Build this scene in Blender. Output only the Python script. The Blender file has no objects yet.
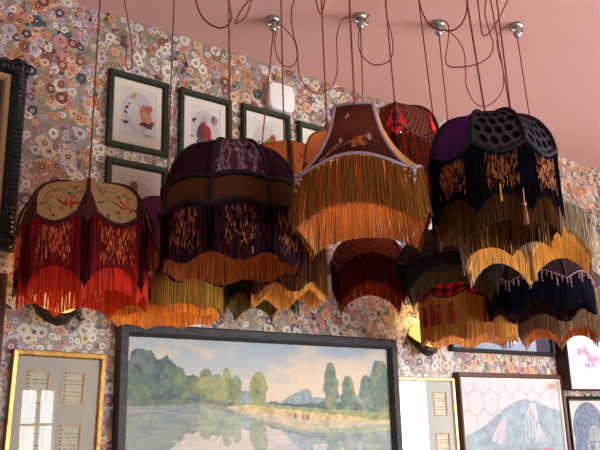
import bpy, math, random
import numpy as np
from mathutils import Vector, Matrix
random.seed(7); rng = np.random.default_rng(7)
PI = math.pi
S = bpy.context.scene
COL = S.collection
# ------------------------------------------------------------------ camera
F = 748.0
def _n(v): return v / np.linalg.norm(v)
_x = _n(np.array([1311-300, 397-225, F])); _z = np.array([227-300, -2600-225, F])
_z = _n(_z - _x*(_z@_x)); _y = np.cross(_z, _x)
M = np.stack([_x, _y, _z])            # camera vector -> world
CZ, HC, D = 1.4, 3.4, 3.204           # eye height, ceiling height, distance of the papered wall
CAM = np.array([0, 0, CZ])
def ray(px, py): return M @ np.array([px-300, py-225, F])
def at(px, py, d): return CAM + ray(px, py)*(d/F)
def dceil(px, py):
    r = ray(px, py)
    return 1e9 if r[2] <= 0 else (HC-CZ)/r[2]*F
def onceil(px, py): return at(px, py, dceil(px, py))
cam = bpy.data.cameras.new('camera'); co = bpy.data.objects.new('camera', cam); COL.objects.link(co)
R3 = np.stack([M@np.array([1, 0, 0]), M@np.array([0, -1, 0]), M@np.array([0, 0, -1])], axis=1)
mw = Matrix.Identity(4)
for i in range(3):
    for j in range(3): mw[i][j] = R3[i, j]
    mw[i][3] = CAM[i]
co.matrix_world = mw
cam.sensor_width = 36; cam.lens = F/600*36; cam.clip_start = .05
S.camera = co
# ------------------------------------------------------------------ helpers
def lin(c):
    c = np.asarray(c, dtype=float)/255
    return np.where(c <= .04045, c/12.92, ((c+.055)/1.055)**2.4)
class MB:
    """collects shapes and links them as ONE mesh object"""
    def __init__(s): s.v = []; s.f = []; s.c = []; s.n = 0; s.has = False
    def add(s, v, f, c=None):
        v = [tuple(map(float, p)) for p in v]
        s.v += v; s.f += [tuple(i+s.n for i in q) for q in f]
        if c is None: c = [(1, 1, 1)]*len(v)
        else:
            s.has = True
            c = np.asarray(c)
            if c.ndim == 1: c = [tuple(c)]*len(v)
            else: c = [tuple(q) for q in c]
        s.c += c; s.n += len(v)
    def box(s, a, b, c=None):
        x0, y0, z0 = a; x1, y1, z1 = b
        s.add([(x0,y0,z0),(x1,y0,z0),(x1,y1,z0),(x0,y1,z0),(x0,y0,z1),(x1,y0,z1),(x1,y1,z1),(x0,y1,z1)],
              [(0,3,2,1),(4,5,6,7),(0,1,5,4),(1,2,6,5),(2,3,7,6),(3,0,4,7)], c)
    def tube(s, pts, r, seg=6, closed=False, c=None):
        P = [np.array(p, float) for p in pts]; n = len(P)
        rr = r if hasattr(r, '__len__') else [r]*n
        V = []; up = np.array([.31, .17, .93])
        for i in range(n):
            a = P[(i-1) % n] if (closed or i > 0) else P[i]
            b = P[(i+1) % n] if (closed or i < n-1) else P[i]
            t = b-a; t = t/(np.linalg.norm(t)+1e-12)
            u = np.cross(t, up)
            if np.linalg.norm(u) < 1e-3: u = np.cross(t, [1, 0, 0])
            u /= np.linalg.norm(u); w = np.cross(t, u); up = w if False else up
            for k in range(seg):
                q = 2*PI*k/seg
                V.append(P[i]+rr[i]*(math.cos(q)*u+math.sin(q)*w))
        Fc = []
        for i in range(n if closed else n-1):
            j = (i+1) % n
            for k in range(seg):
                l = (k+1) % seg
                Fc.append((i*seg+k, i*seg+l, j*seg+l, j*seg+k))
        if not closed:
            Fc.append(tuple(range(seg))[::-1]); Fc.append(tuple((n-1)*seg+k for k in range(seg)))
        s.add(V, Fc, c)
    def lathe(s, prof, cen=(0, 0, 0), seg=20, c=None, caps=True):
        V = []; Fc = []
        for r, z in prof:
            for k in range(seg):
                q = 2*PI*k/seg
                V.append((cen[0]+r*math.cos(q), cen[1]+r*math.sin(q), cen[2]+z))
        for i in range(len(prof)-1):
            for k in range(seg):
                l = (k+1) % seg
                Fc.append((i*seg+k, i*seg+l, (i+1)*seg+l, (i+1)*seg+k))
        if caps:
            Fc.append(tuple(range(seg))[::-1]); Fc.append(tuple((len(prof)-1)*seg+k for k in range(seg)))
        s.add(V, Fc, c)
    def ball(s, cen, r, seg=8, c=None, sz=1.0):
        s.lathe([(max(r*math.sin(PI*i/6), r*.02), -r*sz*math.cos(PI*i/6)) for i in range(7)], cen, seg, c)
    def grid(s, P, c=None):
        nu, nv = P.shape[:2]
        s.add(P.reshape(-1, 3), [(i*nv+j, i*nv+j+1, (i+1)*nv+j+1, (i+1)*nv+j) for i in range(nu-1) for j in range(nv-1)],
              None if c is None else np.asarray(c).reshape(-1, 3))
    def build(s, name, mat, parent=None, smooth=True):
        me = bpy.data.meshes.new(name); me.from_pydata(s.v, [], s.f)
        if s.has:
            a = me.color_attributes.new('Col', 'FLOAT_COLOR', 'POINT')
            arr = np.ones((len(s.v), 4), np.float32); arr[:, :3] = np.array(s.c, np.float32)
            a.data.foreach_set('color', arr.ravel())
        me.polygons.foreach_set('use_smooth', [smooth]*len(me.polygons))
        me.materials.append(mat); me.update()
        o = bpy.data.objects.new(name, me); COL.objects.link(o)
        if parent is not None: o.parent = parent
        return o
def tag(o, label=None, cat=None, group=None, kind=None):
    if label: o['label'] = label
    if cat: o['category'] = cat
    if group: o['group'] = group
    if kind: o['kind'] = kind
    return o
def empty(name, loc):
    o = bpy.data.objects.new(name, None); COL.objects.link(o); o.location = Vector([float(q) for q in loc]); o.empty_display_size = .05
    return o
def catmull(P, k=6, closed=False):
    P = [np.array(p, float) for p in P]; n = len(P); out = []
    rngi = range(n) if closed else range(n-1)
    for i in rngi:
        g = (lambda j: P[j % n]) if closed else (lambda j: P[min(max(j, 0), n-1)])
        a, b, c, d = g(i-1), g(i), g(i+1), g(i+2)
        for t in np.arange(k)/k:
            out.append(.5*(2*b+(c-a)*t+(2*a-5*b+4*c-d)*t*t+(3*b-a-3*c+d)*t**3))
    if not closed: out.append(P[-1])
    return out
# value noise
_T = rng.random((256, 256))
def vnoise(x, y):
    x = np.asarray(x, float); y = np.asarray(y, float)
    xi = np.floor(x).astype(int); yi = np.floor(y).astype(int); fx = x-xi; fy = y-yi
    fx = fx*fx*(3-2*fx); fy = fy*fy*(3-2*fy)
    g = lambda a, b: _T[a % 256, b % 256]
    return (g(xi, yi)*(1-fx)+g(xi+1, yi)*fx)*(1-fy)+(g(xi, yi+1)*(1-fx)+g(xi+1, yi+1)*fx)*fy
def fbm(x, y, o=4):
    s = 0; a = .5
    for i in range(o): s = s+a*vnoise(x*2**i+17*i, y*2**i+5*i); a /= 2
    return s/(1-.5**o)
# ------------------------------------------------------------------ materials
def mat(name, col=None, rough=.6, metal=0, attr=False, bump=None, spec=.3, noise=None, sheen=0):
    m = bpy.data.materials.new(name); m.use_nodes = True; nt = m.node_tree; b = nt.nodes['Principled BSDF']
    b.inputs['Roughness'].default_value = rough; b.inputs['Metallic'].default_value = metal
    b.inputs['Specular IOR Level'].default_value = spec
    if sheen: b.inputs['Sheen Weight'].default_value = sheen
    if attr:
        a = nt.nodes.new('ShaderNodeAttribute'); a.attribute_name = 'Col'
        nt.links.new(a.outputs['Color'], b.inputs['Base Color'])
    elif noise:
        t = nt.nodes.new('ShaderNodeTexCoord'); n = nt.nodes.new('ShaderNodeTexNoise'); n.inputs['Scale'].default_value = noise[0]
        r = nt.nodes.new('ShaderNodeValToRGB'); r.color_ramp.elements[0].color = (*lin(noise[1]), 1); r.color_ramp.elements[1].color = (*lin(col), 1)
        r.color_ramp.elements[0].position = .35; r.color_ramp.elements[1].position = .65
        mp = nt.nodes.new('ShaderNodeMapping')
        if len(noise) > 2: mp.inputs['Scale'].default_value = noise[2]
        nt.links.new(t.outputs['Object'], mp.inputs[0]); nt.links.new(mp.outputs[0], n.inputs['Vector'])
        nt.links.new(n.outputs['Fac'], r.inputs[0]); nt.links.new(r.outputs[0], b.inputs['Base Color'])
    else: b.inputs['Base Color'].default_value = (*lin(col), 1)
    if bump:
        t = nt.nodes.new('ShaderNodeTexCoord'); n = nt.nodes.new('ShaderNodeTexNoise'); n.inputs['Scale'].default_value = bump[0]
        p = nt.nodes.new('ShaderNodeBump'); p.inputs['Strength'].default_value = bump[1]; p.inputs['Distance'].default_value = .01
        nt.links.new(t.outputs['Object'], n.inputs['Vector']); nt.links.new(n.outputs['Fac'], p.inputs['Height']); nt.links.new(p.outputs[0], b.inputs['Normal'])
    return m
def cloth(name, trans=.4, gloss=.0, tint=None):
    """thread or fabric: diffuse front, lets light through; colour from the mesh"""
    m = bpy.data.materials.new(name); m.use_nodes = True; nt = m.node_tree; nt.nodes.clear()
    o = nt.nodes.new('ShaderNodeOutputMaterial'); a = nt.nodes.new('ShaderNodeAttribute'); a.attribute_name = 'Col'
    d = nt.nodes.new('ShaderNodeBsdfDiffuse'); t = nt.nodes.new('ShaderNodeBsdfTranslucent'); x = nt.nodes.new('ShaderNodeMixShader')
    x.inputs[0].default_value = trans
    nt.links.new(a.outputs['Color'], d.inputs['Color']); nt.links.new(a.outputs['Color'], t.inputs['Color'])
    nt.links.new(d.outputs[0], x.inputs[1]); nt.links.new(t.outputs[0], x.inputs[2])
    last = x
    if gloss:
        g = nt.nodes.new('ShaderNodeBsdfGlossy'); g.inputs['Roughness'].default_value = .45
        nt.links.new(a.outputs['Color'], g.inputs['Color'])
        y = nt.nodes.new('ShaderNodeMixShader'); y.inputs[0].default_value = gloss
        nt.links.new(x.outputs[0], y.inputs[1]); nt.links.new(g.outputs[0], y.inputs[2]); last = y
    nt.links.new(last.outputs[0], o.inputs[0])
    return m
def emit(name, col, st):
    m = bpy.data.materials.new(name); m.use_nodes = True; nt = m.node_tree; nt.nodes.clear()
    o = nt.nodes.new('ShaderNodeOutputMaterial'); e = nt.nodes.new('ShaderNodeEmission')
    e.inputs[0].default_value = (*col, 1); e.inputs[1].default_value = st
    nt.links.new(e.outputs[0], o.inputs[0]); return m
def glassmat(name):
    m = bpy.data.materials.new(name); m.use_nodes = True; nt = m.node_tree; nt.nodes.clear()
    o = nt.nodes.new('ShaderNodeOutputMaterial'); t = nt.nodes.new('ShaderNodeBsdfTransparent'); g = nt.nodes.new('ShaderNodeBsdfGlossy')
    g.inputs['Roughness'].default_value = 0.0
    f = nt.nodes.new('ShaderNodeFresnel'); f.inputs[0].default_value = 1.5; x = nt.nodes.new('ShaderNodeMixShader')
    nt.links.new(f.outputs[0], x.inputs[0]); nt.links.new(t.outputs[0], x.inputs[1]); nt.links.new(g.outputs[0], x.inputs[2]); nt.links.new(x.outputs[0], o.inputs[0])
    return m
M_FR = cloth('fringe_thread', .3, .05)
M_LITFR = cloth('lit_inner_thread', .5)  # thread of the added inner layer, coloured as the fringe looks lit
M_PAN = cloth('shade_fabric', .07, .03)
M_BRAID = mat('braid', attr=True, rough=.8)
M_BEAD = mat('beads', attr=True, rough=.25, spec=.6)
M_CORD = mat('twisted_cord', (150, 76, 62), .7, noise=(400, (84, 36, 32), (1, 1, .6)))
M_BRASS = mat('brass', (150, 110, 60), .35, 1)
M_CHROME = mat('grey_metal', (170, 172, 168), .3, .9)
M_WP = mat('floral_wallpaper', attr=True, rough=.42, spec=.5)
M_CEIL = mat('pink_paint', (230, 180, 175), .85, spec=.1, noise=(1.2, (227, 176, 171)), bump=(60, .04))
M_FLOOR = mat('floor_boards', (110, 80, 60), .5, noise=(3, (85, 60, 45), (1, 12, 1)))
M_PLAIN = mat('plain_wall_paint', (190, 175, 160), .8)
M_WHITE = mat('white_plastic', (232, 228, 222), .4)
M_GREYP = mat('grey_plastic', (120, 132, 138), .5)
M_GREEN = mat('green_frame_wood', (40, 52, 32), .45, noise=(25, (30, 40, 25), (1, 1, .15)))
M_DARK = mat('dark_frame_wood', (66, 62, 66), .6, noise=(60, (44, 42, 46), (.2, 1, 1)), bump=(90, .3))
M_BLACK = mat('black_frame_wood', (20, 18, 20), .4)
M_ORN = mat('black_carved_wood', (30, 30, 38), .3, noise=(30, (16, 15, 20)), spec=.5)
M_GOLD = mat('gold_leaf', (186, 144, 82), .35, .8, noise=(30, (146, 104, 56)))
M_PGOLD = mat('pale_gold', (212, 186, 140), .4, .5)
M_BROWN = mat('brown_frame_wood', (104, 66, 50), .45, noise=(30, (74, 44, 34), (1, 1, .1)))
M_LINER = mat('linen_liner', (165, 132, 95), .8)
M_PAPER = mat('painted_paper', attr=True, rough=.8, spec=.1)
M_CANVAS = mat('painted_canvas', attr=True, rough=.55, spec=.25, bump=(320, .25))
M_CREAM = mat('cream_mat', (252, 246, 234), .85)
M_GREYM = mat('grey_mat', (206, 200, 188), .85)
M_GLASS = glassmat('picture_glass')
M_IRON = mat('dark_iron', (96, 78, 66), .45, .6, noise=(90, (60, 50, 44)))
M_SCON = emit('frosted_lit_glass', (1, .60, .16), 1.5)
M_MAROON = mat('maroon_box_side', (58, 26, 32), .5)
# ------------------------------------------------------------------ room
XL, XR, YF = -1.6, 7.2, -2.6
PAL = {  # petals, centre
 'white': [((214,208,198),(92,78,92)), ((202,198,196),(196,172,96)), ((222,214,200),(120,66,60))],
 'cream': [((206,184,150),(150,110,70)), ((198,176,150),(84,70,70))],
 'peach': [((210,150,110),(120,70,50)), ((196,140,96),(90,56,50)), ((214,166,130),(160,100,60))],
 'orange': [((184,122,86),(70,40,40)), ((170,108,76),(60,36,36))],
 'terra': [((132,72,52),(206,180,150)), ((112,60,48),(200,170,140)), ((140,82,66),(60,36,36))],
 'mauve': [((176,166,176),(96,80,98)), ((192,184,190),(120,104,116)), ((156,142,156),(210,200,190))],
 'plum': [((126,72,98),(206,170,150)), ((150,84,100),(80,40,60)), ((108,66,100),(190,160,150))],
 'pink': [((196,132,132),(120,60,70)), ((186,116,118),(220,200,180))],
 'navy': [((58,62,78),(206,200,190)), ((48,50,64),(180,170,150)), ((70,80,92),(40,36,50))],
 'olive': [((128,128,98),(70,74,50)), ((150,142,112),(80,80,60))],
}
KEYS = list(PAL)
def leaf_shape(m, x, z, y, r, rot, col):
    P = []
    for k in range(8):
        q = 2*PI*k/8; a = r*1.25*math.cos(q); b = r*.42*math.sin(q)
        P.append((x+a*math.cos(rot)-b*math.sin(rot), y, z+a*math.sin(rot)+b*math.cos(rot)))
    m.add(P, [tuple(range(8))], lin(col))
def flower(m, x, z, y, r, pet, cen, fine=True):
    npet = random.choice((5, 5, 6)); rot = random.random()*6.28; V = [(x, y, z)]; lp = lin(pet); C = [lp*.8]
    k3 = npet*(4 if fine else 2); sq = random.uniform(.75, 1); cr, sr = math.cos(rot), math.sin(rot)
    for k in range(k3):
        q = 2*PI*k/k3; rr = r*(.94+.06*math.cos(npet*q)); dx = rr*math.cos(q); dz = rr*math.sin(q)*sq
        V.append((x+dx*cr-dz*sr, y, z+dx*sr+dz*cr)); C.append(lp*random.uniform(.88, 1.08))
    m.add(V, [(0, 1+k, 1+(k+1) % k3) for k in range(k3)], C)
    for rr, c, yy in (((.36, cen, .00005), (.15, (206, 190, 140) if sum(cen) < 330 else (66, 52, 52), .0001)) if fine else ((.34, cen, .00005),)):
        m.add([(x+rr*r*math.cos(2*PI*k/8), y-yy, z+rr*r*math.sin(2*PI*k/8)) for k in range(8)], [tuple(range(8))], lin(c))
HID = [(1.47, 3.06, .8, 1.80), (.98, 1.28, 1.0, 1.66), (3.7, 4.7, .9, 1.62), (1.36, 1.58, 2.74, 3.04), (1.73, 1.96, 2.74, 3.04), (2.11, 2.35, 2.74, 3.04), (-.1, .8, 2.2, 2.9), (3.7, 4.65, 1.86, 2.28)]
def hid(X, Z): return any(a < X < b_ and c < Z < d for a, b_, c, d in HID)
def pick(X, Z):
    s = float(fbm(X*1.3+3, Z*1.3+1, 3)); s2 = float(vnoise(X*3+40, Z*3+9)); s3 = float(vnoise(X*2.1+80, Z*2.4+33))
    w = dict(white=1.6, cream=1.4, peach=.9, orange=.25, terra=.4, mauve=.8, plum=.3, pink=.4, navy=.3, olive=.5)
    up = max(0, min(1, (Z-2.0)/1.0))
    if s3 > .56: w['white'] += 2.5
    if s3 < .42: w['peach'] += 1.8; w['orange'] += 1.0*up+.2
    if s2 > .62: w['terra'] += 2.0*up; w['plum'] += 1.3*(1-up)
    if s2 < .38: w['mauve'] += 2.6; w['pink'] += .8*(1-up)
    if .46 < s < .53: w['navy'] += 1.3
    return random.choices(KEYS, [w[q] for q in KEYS])[0]
def wallpaper():
    m = MB()
    m.box((XL, D, 0), (XR, D+.1, HC), lin((138, 126, 114)))
    st = .027                                   # close ground of small blossoms and leaves
    for i in range(int(6.5/st)):
        for j in range(int(2.3/st)):
            X = -.1+(i+random.random())*st; Z = 1.15+(j+random.random())*st*.98
            if Z > HC-.008 or hid(X, Z) or (X > 5 and Z < 1.3): continue
            y = D-.0004-.0008*random.random(); r = random.uniform(.010, .018)
            q = random.random()
            if q < .2: leaf_shape(m, X, Z, y, r*1.3, random.random()*6.28, random.choice(((118,124,98),(104,112,92),(140,140,114),(120,116,108),(92,96,92),(156,142,122),(164,150,132))))
            else:
                p, c = random.choice(PAL[pick(X, Z)]); flower(m, X, Z, y, r, p, tuple(int(a*.62) for a in p), False)
    n = 6800                                    # larger blossoms over it
    for i in range(n):
        X = random.uniform(-.1, 6.4); Z = random.uniform(1.15, HC-.01)
        if hid(X, Z): continue
        y = D-.0014-.0010*i/n-.0001*random.random()
        r = random.choice((.015, .018, .021, .024,   .027, .031, .034))*random.uniform(.9, 1.1)
        k = pick(X, Z)
        if k in ('white', 'mauve', 'navy'): r = max(r, .02)
        p, c = random.choice(PAL[k]); flower(m, X, Z, y, r, p, c)
    tag(m.build('wall_back', M_WP, smooth=False), kind='structure')
wallpaper()
b = MB(); b.box((XL, YF, HC), (XR, D+.1, HC+.1)); tag(b.build('ceiling', M_CEIL, smooth=False), kind='structure')
b = MB(); b.box((XL, YF, -.1), (XR, D+.1, 0)); tag(b.build('floor', M_FLOOR, smooth=False), kind='structure')
b = MB(); b.box((XL-.1, YF, 0), (XL, D, HC)); tag(b.build('wall_left', M_PLAIN, smooth=False), kind='structure')
WINS = []
def wall_with_windows(name, axis, pos, thick, lo, hi, wins, mt=M_PLAIN):
    """axis 'x': wall plane at X=pos, runs along Y ; axis 'y': plane at Y=pos, runs along X"""
    m = MB()
    def bx(a0, a1, z0, z1):
        if a1-a0 < 1e-4 or z1-z0 < 1e-4: return
        if axis == 'x': m.box((pos, a0, z0), (pos+thick, a1, z1))
        else: m.box((a0, pos-thick, z0), (a1, pos, z1))
    cur = lo
    for (a0, a1, z0, z1) in wins:
        bx(cur, a0, 0, HC); bx(a0, a1, 0, z0); bx(a0, a1, z1, HC); cur = a1
    bx(cur, hi, 0, HC)
    tag(m.build(name, mt, smooth=False), kind='structure')
    for (a0, a1, z0, z1) in wins:
        f = MB(); t = .05
        def fb(p0, p1, q0, q1):
            if axis == 'x': f.box((pos+.02, p0, q0), (pos+.07, p1, q1))
            else: f.box((p0, pos-.07, q0), (p1, pos-.02, q1))
        fb(a0, a1, z0, z0+t); fb(a0, a1, z1-t, z1); fb(a0, a0+t, z0+t, z1-t); fb(a1-t, a1, z0+t, z1-t)
        mid = (a0+a1)/2; fb(mid-.02, mid+.02, z0+t, z1-t)
        for zz in (z0+(z1-z0)*.66,): fb(a0+t, mid-.02, zz-.015, zz+.015); fb(mid+.02, a1-t, zz-.015, zz+.015)
        tag(f.build('window_%d' % (len(WINS)+1), M_WHITE, smooth=False), kind='structure')
        WINS.append((axis, pos, thick, a0, a1, z0, z1))
wall_with_windows('wall_right', 'x', XR, .2, YF, D+.1, [(-2.2, -.42, .5, 2.75)])
wall_with_windows('wall_front', 'y', YF, .2, XL, XR, [(1.2, 1.9, .5, 2.3), (2.75, 3.25, .6, 1.9), (4.4, 6.6, .5, 2.4)])
LIGHTW = [440, 66, 36, 220]
for i, (axis, pos, th, a0, a1, z0, z1) in enumerate(WINS):
    l = bpy.data.lights.new('daylight', 'AREA'); l.shape = 'RECTANGLE'; l.energy = LIGHTW[i]; l.color = (.95, .98, 1.0)
    l.size = a1-a0; l.size_y = z1-z0
    o = bpy.data.objects.new('daylight', l); COL.objects.link(o)
    if axis == 'x': o.location = (pos+th+.05, (a0+a1)/2, (z0+z1)/2); o.rotation_euler = (PI/2, 0, PI/2)
    else: o.location = ((a0+a1)/2, pos-th-.05, (z0+z1)/2); o.rotation_euler = (PI/2, 0, PI)
# orient: area lights shine along local -Z
for o in COL.objects:
    if o.type == 'LIGHT':
        d = Vector((-1, 0, 0)) if o.location.x > XR else Vector((0, 1, 0))
        o.rotation_euler = d.to_track_quat('-Z', 'Y').to_euler()
w = bpy.data.worlds.new('World'); S.world = w; w.use_nodes = True
w.node_tree.nodes['Background'].inputs[0].default_value = (.82, .9, 1, 1); w.node_tree.nodes['Background'].inputs[1].default_value = 1.2
# ------------------------------------------------------------------ fringed pendant lamps
DOME = [(.0, .10, 1), (.12, .30, .985), (.3, .56, .90), (.5, .77, .72), (.72, .92, .42), (.88, .98, .18), (1, 1, 0)]
BELL = [(.0, .36, 1), (.18, .40, .84), (.38, .48, .62), (.58, .62, .38), (.78, .80, .17), (1, 1, 0)]
DRUM = [(.0, .10, 1), (.15, .72, .985), (.2, .78, .93), (.6, .9, .45), (1, 1, 0)]
BAND = [(.0, .10, 1), (.1, .30, .985), (.26, .60, .90), (.42, .82, .70), (.56, .93, .48), (.62, .955, .40), (.82, .985, .2), (1, 1, 0)]
def interp(prof, v):
    t = [p[0] for p in prof]
    return np.interp(v, t, [p[1] for p in prof]), np.interp(v, t, [p[2] for p in prof])
def smoothprof(prof):
    P = catmull([(a, b, c) for a, b, c in prof], 5)
    return [(q[0], q[1], q[2]) for q in P]
GRP = 'fringed pendant lamps hanging from the pink ceiling'
BULBS = {}; BK = 1.5
def bulbmat(st):
    if st not in BULBS: BULBS[st] = emit('lit_bulb', (1, .60, .26), st)
    return BULBS[st]
def tassel(parent, pos, L, col, head=None, name='tassel'):
    m = MB(); x, y, z = pos; hc = lin(head or col)
    m.tube([(x, y, z+L*.8), (x, y, z)], .0018, 5, c=hc)
    m.ball((x, y, z), L*.1, 8, hc); m.ball((x, y, z-L*.13), L*.07, 8, lin(col)*.8)
    for k in range(12):
        q = 2*PI*k/12; r1 = L*.035; r2 = L*.085
        m.tube([(x+r1*math.cos(q), y+r1*math.sin(q), z-L*.15), (x+r2*math.cos(q), y+r2*math.sin(q), z-L*.5), (x+r2*1.1*math.cos(q), y+r2*1.1*math.sin(q), z-L)], L*.026, 4, c=lin(col)*random.uniform(.8, 1.15))
    return m.build(name, M_BRAID, parent)
def lamp(label, cx, d, wpx, ytop, rim, bot, n, phase=0, prof=DOME, rtop=None, outer=(90, 20, 30), inner=(220, 80, 30), panels=None, trim=(40, 20, 20),
         paint=None, rimmode='cusp', botmode='cusp', nb=None, bphase=None, gap=0., bulb=60, cordtop=None, hook=None, loops=(), band=None,
         diamond=None, seamcol=None, beads=None, trimr=.006, poly=.55, ybase=None, inset=.012, span=.25, flare=1.0, inlen=0., inamp=.7, dashes=None):
    ymid = ybase or (rim[0]+bot[0])/2
    c = at(cx, ymid, d); Cx, Cy = c[0], c[1]; R = wpx/2*d/F
    hyp = math.hypot(Cx, Cy); t = np.array([-Cx, -Cy])/hyp; rg = np.array([-t[1], t[0]])
    def zf(y, rr):
        r = ray(cx, y); return CZ + r[2]/math.hypot(r[0], r[1])*(hyp-rr)
    ztop = zf(ytop, R*(.42 if prof in (DOME, BAND) else .55 if prof is DRUM else .34)); zr_m, zr_s = zf(rim[0], R), zf(rim[1], R*.96); zb_m, zb_s = zf(bot[0], R), zf(bot[1], R*.96)
    nb = nb or n; bphase = phase if bphase is None else bphase
    z0 = zr_m
    root = empty('pendant_lamp', (Cx, Cy, z0)); tag(root, label, 'lamp', GRP)
    ph = math.radians(phase); bph = math.radians(bphase)
    def u_of(th, nn, p): return ((th-p)/(2*PI/nn)) % 1.0
    def zrim(th):
        u = u_of(th, n, ph); s = math.sin(PI*u)
        if rimmode == 'wave': s = s*s
        return zr_m+(zr_s-zr_m)*(1-s)-z0
    def zbot(th):
        u = u_of(th, nb, bph); s = math.sin(PI*u)
        if botmode == 'wave': s = s*s
        elif botmode == 'cusp': s = s**.62
        return zb_m+(zb_s-zb_m)*(1-s)-z0
    def q(th):
        u = u_of(th, n, ph); a = (u-.5)*2*PI/n
        return 1-poly*(1-math.cos(PI/n)/math.cos(a))
    def pt(th, rr, z):
        v = math.cos(th)*t+math.sin(th)*rg
        return (v[0]*rr, v[1]*rr, z)
    prof = smoothprof(prof); zt = ztop-z0
    def surf(th, v, off=0):
        r, z = interp(prof, v); zr = zrim(th); return pt(th, R*float(r)*q(th)+off, zr+(zt-zr)*float(z))
    # panels
    nu, nv = (56, 64) if paint else (20, 24)
    vb = band[0] if band else 1.0
    for k in range(n):
        for lo, hi, nm in ([(0, vb, 'shade_panel')] + ([(vb, 1, 'band_panel')] if band else [])):
            U = np.linspace(0, 1, nu); V = np.linspace(lo, hi, nv if nm == 'shade_panel' else 10)
            P = np.zeros((nu, len(V), 3)); Cc = np.zeros((nu, len(V), 3))
            for i, u in enumerate(U):
                uu = min(max(u, .0005), .9995); th = ph+(k+uu)*2*PI/n
                for j, v in enumerate(V): P[i, j] = surf(th, v)
            if nm == 'band_panel': Cc[:] = lin(band[1])*(1+.12*(rng.random((nu, len(V)))-.5))[..., None]
            else:
                base = panels[k % len(panels)]
                pf = paint[k % len(paint)] if paint else None
                UU, VV = np.meshgrid(U, V, indexing='ij')
                Cc = pf(UU, VV, base, k) if pf else lin(base)*(1+.2*(fbm(UU*9+k*7, VV*9, 2)-.5))[..., None]
            m = MB(); m.grid(P, Cc); m.build(nm, M_PAN, root)
    # trim: ribs, rim and top ring are one continuous braid
    m = MB(); tc = lin(trim); K = 120
    for k in range(n):
        th = ph+k*2*PI/n
        m.tube([surf(th, v, .002) for v in np.linspace(0, 1, 22)], trimr, 6, c=tc)
    m.tube([surf(2*PI*k/K+ph+.0001, 1, .002) for k in range(K)], trimr*1.05, 6, True, tc)
    if prof[0][1] > .2: m.tube([surf(2*PI*k/40, 0, .002) for k in range(40)], trimr, 6, True, tc)
    if band: m.tube([surf(2*PI*k/K+ph+.0001, vb, .003) for k in range(K)], trimr*1.1, 6, True, tc)
    braid = m.build('braid_trim', M_BRAID, root)
    # cap, socket and bulb
    m = MB(); r0 = R*prof[0][1]
    if r0 > .06:
        m.tube([(0, 0, zt-.02), pt(0, r0, zt-.004)], .0025, 5); m.tube([(0, 0, zt-.02), pt(2.1, r0, zt-.004)], .0025, 5); m.tube([(0, 0, zt-.02), pt(4.2, r0, zt-.004)], .0025, 5)
        m.lathe([(.012, -.03), (.016, -.01), (.012, 0), (.006, .012)], (0, 0, zt-.01), 12)
    else: m.lathe([(r0*1.1, -.006), (r0*1.05, .003), (r0*.5, .01), (.006, .022)], (0, 0, zt), 16)
    m.build('cap', M_BRASS, root)
    zbulb = zt-.6*(zt-(zb_m-z0)) if zt-(zb_m-z0) < .25 else (zt*.15+(zb_m-z0)*.35)
    zbulb = min(max(zbulb, .105), zt*.6)
    m = MB(); m.lathe([(.018, 0), (.02, .05), (.008, .07)], (0, 0, zbulb+.03), 12); m.tube([(0, 0, zbulb+.03), (0, 0, zt+.002)], .004, 5); sock = m.build('socket', M_BRASS, root)
    m = MB(); m.ball((0, 0, zbulb), .032, 12); m.build('bulb', bulbmat(round(bulb*BK, 1)), sock)
    # fringes
    sp = .0031
    N = int(2*PI*R/sp)
    def strands(nm, mt, off, col, gp, seamc, den, jit, rad, extra=0., low=False):
        zbm = (zb_m*.7+zb_s*.3)-z0
        m = MB(); NN = int(N*den); cl = lin(col)
        for i in range(NN):
            th = 2*PI*(i+random.uniform(-.35, .35))/NN; u = u_of(th, n, ph)
            es = min(u, 1-u)
            if gp and es > span*.5 and random.random() < gp: continue
            cc = cl*random.uniform(.75, 1.22)
            if seamc is not None and es < .075: cc = lin(seamc)*random.uniform(.6, 1.4)
            rr = R*q(th)+off
            zt_, zb_ = zrim(th)-.002, (zbot(th) if not low else zbm+(zbot(th)-zbm)*inamp)-extra+random.uniform(-jit, jit)
            if zb_ > zt_-.01: continue
            a = random.uniform(-1, 1)*.0025; p2 = random.random()*6.28; e = random.uniform(-.002, .003)
            P = []
            for s in (0, .3, .65, 1):
                P.append(pt(th+(a*s+.0016*math.sin(p2+s*5))/rr, rr*(1+(flare-1.01)*s)+e*s+.0012*math.sin(p2*2+s*4), zt_+(zb_-zt_)*s))
            V = []
            w_ = pt(th, 1, 0); tg = np.array([-w_[1], w_[0]])
            rd = rad*random.uniform(.8, 1.2)
            for p in P:
                V += [(p[0]+tg[0]*rd, p[1]+tg[1]*rd, p[2]), (p[0]+w_[0]*rd, p[1]+w_[1]*rd, p[2]), (p[0]-tg[0]*rd, p[1]-tg[1]*rd, p[2])]
            Fc = []
            for g in range(3):
                for k in range(3):
                    l = (k+1) % 3; Fc.append((g*3+k, g*3+l, g*3+3+l, g*3+3+k))
            m.add(V, Fc, cc)
        return m.build(nm, mt, root)
    strands('fringe', M_FR, .003, outer, gap, seamcol, 1.0, .0018, .0022)
    strands('lit_inner_fringe', M_LITFR, -inset, inner, 0, None, 1.0, .0015, .0023, inlen, True)  # added inner layer: bulb-lit look of the fringe put into its colour
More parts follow.
